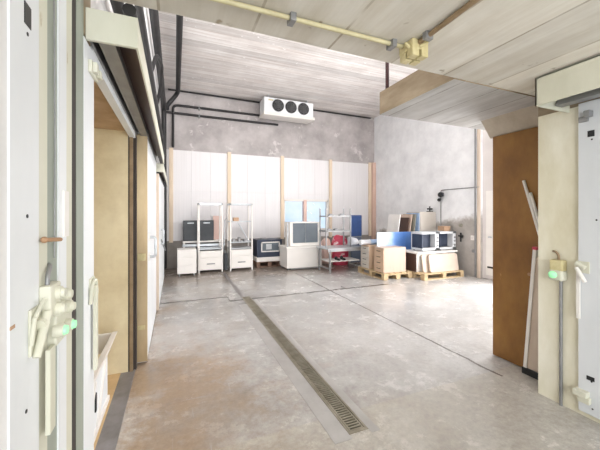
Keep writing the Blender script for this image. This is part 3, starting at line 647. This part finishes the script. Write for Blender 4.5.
pallet(4.29, 5.58, .80, 1.05, 'light wooden pallet under the two wooden drawer pedestals', boards='y')
pallet(5.10, 5.22, 1.2, .8, 'light wooden pallet under the tan boards by the right wall')
# navy oven
sl_ = tag(box(2.06, 2.83, 8.16, 8.75, .16, .28, bev=.004).build('white_plinth', 'offwhite'), 'white slab between the navy oven and its dark pallet', 'plinth')
o = thing('oven', 'navy box oven with a white-framed window on a white slab', 'oven', (2.435, 8.45, .28))
box(2.08, 2.795, 8.2, 8.7, .28, .76, bev=.006).build('body', 'navy', o)
MB().box(2.19, 2.73, 8.185, 8.2, .42, .45).box(2.19, 2.73, 8.185, 8.2, .67, .70).box(2.19, 2.22, 8.185, 8.2, .42, .70).box(2.7, 2.73, 8.185, 8.2, .42, .70).build('window_frame', 'offwhite', o)
box(2.22, 2.7, 8.192, 8.2, .45, .67).build('window_pane', 'glassy', o)
box(2.33, 2.49, 8.188, 8.193, .49, .64).build('inner_panel', 'steel', o)
tag(box(2.26, 2.42, 8.3, 8.6, .76, .785, bev=.003).build('flat_tray', 'steel_dull'), 'flat grey tray on top of the navy oven', 'tray')
# cream cabinet with dark glass display
k = thing('display_machine', 'cream cabinet with a two-panel dark glass front below the window', 'machine', (3.13, 7.8, 0))
box(2.70, 3.70, 7.5, 8.12, .05, .56, bev=.006).build('lower_cabinet', 'creamcab', k)
box(2.67, 3.73, 7.46, 8.14, .56, .61, bev=.004).build('worktop', 'creamcab', k)
MB().box(2.82, 3.70, 7.62, 8.0, .61, 1.26, bev=.006).build('display_box', 'creamcab', k)
for x0, x1 in ((2.905, 3.265), (3.273, 3.63)): box(x0, x1, 7.608, 7.622, .70, 1.225).build('glass_panel', 'glassy', k)
MB().box(2.82, 3.70, 7.60, 7.615, 1.23, 1.26).box(2.82, 3.70, 7.59, 7.615, .62, .69).build('trim', 'offwhite', k)
MB().tube([(2.72, 7.52, .60), (2.72, 7.52, 1.24), (2.79, 7.58, 1.24)], .016).build('side_rail', 'steel', k, True)
MB().box(2.8, 3.6, 7.49, 7.5, .02, .05).build('plinth', 'steel_dull', k)
feet(k, 2.70, 3.70, 7.5, 8.12, .05)
# steel workbench with a shelf frame
t = thing('steel_workbench', 'steel workbench with tall posts and two upper shelves', 'workbench', (4.0, 6.95, 0))
bx0, bx1, by0, by1 = 3.46, 4.52, 6.66, 7.34
box(bx0, bx1, by0, by1, .59, .625, bev=.003).build('worktop', 'steel', t)
MB().box(bx0 + .02, bx1 - .02, by0 + .02, by0 + .05, .54, .59).box(bx0 + .02, bx1 - .02, by1 - .05, by1 - .02, .54, .59).build('apron', 'steel', t)
for x in (bx0 + .05, bx1 - .09):
    for y in (by0 + .02, by1 - .06): box(x, x + .04, y, y + .04, 0, .59, bev=.002).build('leg', 'steel_dull', t)
    box(x, x + .04, by0 + .06, by1 - .06, .10, .13).build('foot_rail', 'steel', t)
box(bx0 + .09, bx1 - .09, by0 + .12, by1 - .08, .27, .295).build('lower_shelf', 'offwhite', t)
for x in (3.53, 4.24):
    for y in (6.9, 7.25): box(x - .015, x + .015, y - .015, y + .015, .625, 1.62, bev=.002).build('post', 'steel_dull', t)
for z in (1.02, 1.40):
    box(3.51, 4.26, 6.885, 7.265, z, z + .03).build('shelf', 'steel_dull', t)
SC = [(3.68, 7.05, 1.05), (3.92, 7.1, 1.05), (3.75, 7.08, 1.43), (4.05, 7.05, 1.43)]
SLab = ['small dark block on the left of the lower workbench shelf', 'small dark block on the right of the lower workbench shelf', 'small dark block on the left of the top workbench shelf', 'small dark block on the right of the top workbench shelf']
for (x, y, z), lb_ in zip(SC, SLab):
    o = MB().box(x - .06, x + .06, y - .05, y + .05, z, z + .03, bev=.004).box(x - .03, x + .03, y - .03, y + .03, z + .03, z + .05, bev=.004).build('tool_block', 'steel_dull')
    tag(o, lb_, 'tool', 'blocks on the workbench shelves')
for i, (x, y) in enumerate(((3.78, 6.78), (3.95, 6.80))):
    q = thing('work_shoe', ('left dark work shoe on the lower shelf of the steel workbench', 'right dark work shoe on the lower shelf of the steel workbench')[i], 'shoe', (x, y, .295), 'shoes under the workbench')
    MB().ball((x, y - .05, .33), .05, (.9, 1.6, .7)).ball((x, y + .06, .35), .045, (.9, 1.1, 1.2)).build('upper', 'black', q, True)
    MB().box(x - .048, x + .048, y - .14, y + .11, .295, .312, bev=.006).build('sole', 'offwhite', q)
def lump(name, m, c, sx, sy, sz, seed, label, cat, amp=.16, z0=0):
    rnd = random.Random(seed); b = bmesh.new(); bmesh.ops.create_icosphere(b, subdivisions=4, radius=1)
    ds = [(Vector((rnd.uniform(-1, 1), rnd.uniform(-1, 1), rnd.uniform(-1, 1))).normalized(), rnd.uniform(1.5, 5), rnd.uniform(0, 6)) for _ in range(8)]
    for v in b.verts:
        n = v.co.normalized(); f = 1 + amp * sum(math.sin(d.dot(n) * w_ + p_) for d, w_, p_ in ds) / 3
        q = [abs(t) ** .7 * (1 if t > 0 else -1) for t in n]
        v.co = Vector((c[0] + q[0] * sx * f, c[1] + q[1] * sy * f, max(z0, c[2] + q[2] * sz * f)))
    mb = MB(); mb._add(b); return tag(mb.build(name, m, None, True), label, cat)
lump('red_sack', 'red', (4.46, 7.85, .36), .2, .18, .46, 3, 'bulky red and pinkish plastic-covered bundle behind the steel workbench', 'bundle')
lump('pink_sack', 'pink', (4.06, 7.95, .36), .15, .16, .38, 9, 'pale pink bundle behind the steel workbench, left of the red one', 'bundle')
lump('plastic_bundle', 'wrap', (4.40, 7.05, .745), .1, .17, .1, 5, 'white plastic-wrapped bundle on the right end of the steel workbench', 'bundle', z0=.625)
# blue partition
p = thing('partition_screen', 'blue office screen with a slate lower half behind the workbench', 'screen', (4.73, 7.42, 0))
box(4.55, 4.92, 7.40, 7.44, .84, 1.44, bev=.018, seg=3).build('upper_panel', 'blue', p)
box(4.57, 4.90, 7.405, 7.435, .10, .83, bev=.008).build('lower_panel', 'slate', p)
MB().box(4.545, 4.925, 7.41, 7.43, .82, .85).box(4.915, 4.93, 7.405, 7.435, .05, 1.43).build('frame', 'steel_dull', p)
for x in (4.60, 4.87): box(x - .02, x + .02, 7.27, 7.57, 0, .06, bev=.008).box(x - .015, x + .015, 7.405, 7.435, .05, .11).build('foot', 'steel_dull', p)
# wooden pedestals on pallet
def pedestal(x0, x1, y0, y1, z0, z1, label, side, face):
    q = thing('drawer_pedestal', label, 'pedestal', ((x0 + x1) / 2, (y0 + y1) / 2, z0), 'wooden drawer pedestals')
    box(x0 + .02, x1, y0, y1, z0, z1 - .02, bev=.003).build('carcass', side, q)
    box(x0, x1, y0 - .002, y1 + .002, z1 - .02, z1, bev=.003).build('top', side, q)
    h_ = (z1 - z0 - .04) / 4
    for i in range(4):
        zz = z0 + .01 + i * h_
        dr_ = box(x0, x0 + .02, y0 + .006, y1 - .006, zz, zz + h_ - .008, bev=.002).build('drawer', face, q)
        ym = (y0 + y1) / 2
        MB().tube([(x0, ym - .06, zz + h_ * .62), (x0 - .022, ym - .05, zz + h_ * .62), (x0 - .022, ym + .05, zz + h_ * .62), (x0, ym + .06, zz + h_ * .62)], .007).build('handle', 'black', dr_, True)
    return q
pedestal(4.33, 4.96, 5.65, 6.0, .144, .71, 'nearer pale wooden pedestal with four drawers on the left pallet', 'woodpale', 'woodlam')
pedestal(4.34, 4.97, 6.24, 6.57, .144, .71, 'farther wooden pedestal with greyish drawer fronts and a roll on top', 'woodlam', 'greige')
t = thing('rolled_mat', 'blue and white plastic roll lying on the farther wooden pedestal', 'roll', (4.6, 6.4, .71))
MB().cyl((4.22, 6.42, .775), (4.98, 6.42, .775), .065, n=20).build('roll', 'wrap', t, True)
MB().cyl((4.5, 6.42, .775), (4.9, 6.42, .775), .068, n=20).build('sleeve', 'bluewrap', t, True)
# big blue board on edge
tag(box(4.49, 5.82, 6.10, 6.125, .144, 1.03, bev=.004).build('glossy_board', 'blueboard'), 'large glossy blue and white board on edge behind the nearer wooden pedestal', 'board')
# low brown cabinet, machines
k = thing('low_cabinet', 'low dark brown cabinet with a pale front under the two ovens', 'cabinet', (5.7, 5.8, .144))
box(5.12, 6.32, 5.5, 5.99, .144, .56, bev=.003).build('carcass', 'darkbrown', k)
box(5.13, 6.31, 5.485, 5.5, .15, .555, bev=.002).build('front_panel', 'offwhite', k, label='pale front panel')
box(5.10, 6.34, 5.42, 5.995, .56, .60, bev=.004).build('top', 'offwhite', k, label='white cabinet top')
for i, (x0, x1, lb_) in enumerate(((5.34, 5.84, 'left white oven with an open dark front on the low brown cabinet'), (5.89, 6.40, 'right white oven with an open dark front next to the right wall'))):
    q = thing('white_oven', lb_, 'oven', ((x0 + x1) / 2, 5.75, .60), 'white ovens on the low cabinet')
    y0, y1, z0, z1 = 5.52, 5.90, .62, 1.05
    m = MB().box(x0, x1, y0, y1, z1 - .05, z1, bev=.006).box(x0, x1, y0, y1, z0, z0 + .05, bev=.006).box(x1 - .11, x1, y0, y1, z0, z1, bev=.006).box(x0, x1, y1 - .03, y1, z0, z1)
    m.build('casing', 'grey_metal', q)
    MB().box(x0 + .002, x0 + .02, y0 + .02, y1 - .032, z0 + .052, z1 - .052).build('side_panel', 'navy', q, label='dark side panel')
    MB().box(x0 + .03, x1 - .11, y0 + .16, y0 + .18, z0 + .05, z1 - .05).build('cavity', 'navy', q)
    MB().box(x0 + .03, x1 - .11, y0 + .02, y0 + .17, z0 + .05, z0 + .06).build('turntable', 'steel_dull', q)
    for z in (z0 + .1, z0 + .2, z0 + .29): MB().cyl((x1 - .055, y0, z), (x1 - .055, y0 - .02, z), .022).build('knob', 'steel_dull', q, True)
    for x in (x0 + .05, x1 - .05):
        for y in (y0 + .05, y1 - .05): MB().cyl((x, y, .60), (x, y, .625), .015).build('foot', 'black', q, True)
# tan boards leaning on the cabinet
def rounded(x0, x1, z0, z1, r):
    P = []
    for cx, cz, a0 in ((x1 - r, z1 - r, 0), (x0 + r, z1 - r, 90), (x0 + r, z0 + r, 180), (x1 - r, z0 + r, 270)):
        for k in range(5): P.append((cx + r * math.cos(R(a0 + k * 22.5)), cz + r * math.sin(R(a0 + k * 22.5))))
    return P
for (x0, x1, yb, h_, lb_) in ((5.22, 6.10, 5.365, .40, 'tan rounded board leaning on the low cabinet, mostly hidden behind the front one'), (5.36, 6.24, 5.30, .40, 'front tan rounded board leaning on the low cabinet by the right wall')):
    o = MB().prism(rounded(x0, x1, .146, .146 + h_, .05), 'y', yb, yb + .035, mtx=tilt((x0, yb, .146), 'X', -9)).build('tan_board', 'tan')
    tag(o, lb_, 'board', 'tan boards on the right pallet')
# tall locker and leaning boards behind
k = thing('tall_cabinet', 'tall greige cabinet behind the white ovens', 'cabinet', (6.2, 6.5, 0))
box(5.92, 6.47, 6.22, 6.72, .0, 1.53, bev=.004).build('carcass', 'greige', k)
box(5.905, 5.92, 6.23, 6.71, .02, 1.50, bev=.002).build('side_panel', 'bluewrap', k, label='bluish side panel')
box(5.93, 6.46, 6.205, 6.22, .02, 1.5, bev=.002).build('door', 'greige', k)
for (xb, yb0, yb1, m, lb_, tl) in ((5.20, 6.40, 6.86, 'offwhite', 'white board leaning behind the blue board, leftmost of the leaning boards', 9), (5.45, 6.37, 6.84, 'darkbrown', 'thin dark board between the white and the beige leaning boards', 10), (5.52, 6.34, 6.80, 'greige', 'beige board leaning toward the tall greige cabinet', 9.5), (5.69, 6.30, 6.78, 'greenish', 'grey green board leaning right against the tall greige cabinet', 6.5)):
    o = MB().box(xb, xb + .025, yb0, yb1, .005, 1.48 if m != 'darkbrown' else 1.40, mtx=tilt((xb, yb0, .0), 'Y', tl)).build('wooden_board' if lb_.startswith('beige') else 'plain_board', 'woodpale' if lb_.startswith('beige') else m)
    tag(o, lb_, 'board', 'boards leaning at the tall cabinet')
t = thing('bench_vise', 'small black clamp tool on top of the tall greige cabinet', 'tool', (6.38, 6.35, 1.53))
MB().box(6.32, 6.44, 6.28, 6.40, 1.53, 1.555, bev=.004).build('base', 'black', t)
MB().cyl((6.38, 6.34, 1.55), (6.38, 6.34, 1.68), .016).build('stem', 'black', t, True)
MB().cyl((6.30, 6.34, 1.61), (6.46, 6.34, 1.61), .022).build('crossbar', 'black', t, True)
tag(box(6.16, 6.37, 5.66, 5.86, 1.05, 1.17, bev=.004).build('carton', 'brownbox'), 'small brown carton on top of the right white oven', 'box')

# ================================================================== LIGHT, SKY, CAMERA
wd = bpy.data.worlds.new('sky'); bpy.context.scene.world = wd; wd.use_nodes = True
bg = wd.node_tree.nodes['Background']
tcw = _n(wd.node_tree, 'ShaderNodeTexCoord'); 
sk = ramp(wd.node_tree, noise(wd.node_tree, tcw.outputs['Generated'], 6, 4), [(.35, (.55, .72, .95)), (.62, (.86, .92, 1.0))])
wd.node_tree.links.new(sk, bg.inputs['Color']); bg.inputs['Strength'].default_value = .95
def area(name, loc, rot, sx, sy, power, col=(1, 1, 1), spread=180):
    l = bpy.data.lights.new(name, 'AREA'); l.shape = 'RECTANGLE'; l.size = sx; l.size_y = sy; l.energy = power; l.color = col; l.spread = R(spread)
    o = bpy.data.objects.new(name, l); C.objects.link(o); o.location = loc; o.rotation_euler = [R(a) for a in rot]; return o
area('doorway_daylight', (6.75, 3.35, 1.75), (0, 90, 0), 3.0, 1.5, 235, (1, .99, .99))
area('hall_fill_light', (3.0, 1.75, 3.9), (122, 0, 0), 6.0, 1.2, 350, (1, .985, .985))  # added fill lamp hidden behind the slab, brightens ceiling and back wall
area('passage_fill_light', (.9, -2.4, 1.6), (90, 0, -16), 2.6, 1.6, 92, (.97, .99, 1.0))  # added fill lamp behind the camera, brightens the near frame

cam = bpy.data.cameras.new('camera'); co = bpy.data.objects.new('camera', cam); C.objects.link(co)
co.location = (0, 0, 1.5); co.rotation_euler = (R(90), 0, R(-22.2))
cam.sensor_fit = 'HORIZONTAL'; cam.sensor_width = 36; cam.lens = 306 / 600 * 36; cam.shift_y = -12 / 600; cam.clip_start = .05
bpy.context.scene.camera = co
vs = bpy.context.scene.view_settings
vs.view_transform = 'Standard'; vs.look = 'None'; vs.exposure = .3; vs.gamma = 1
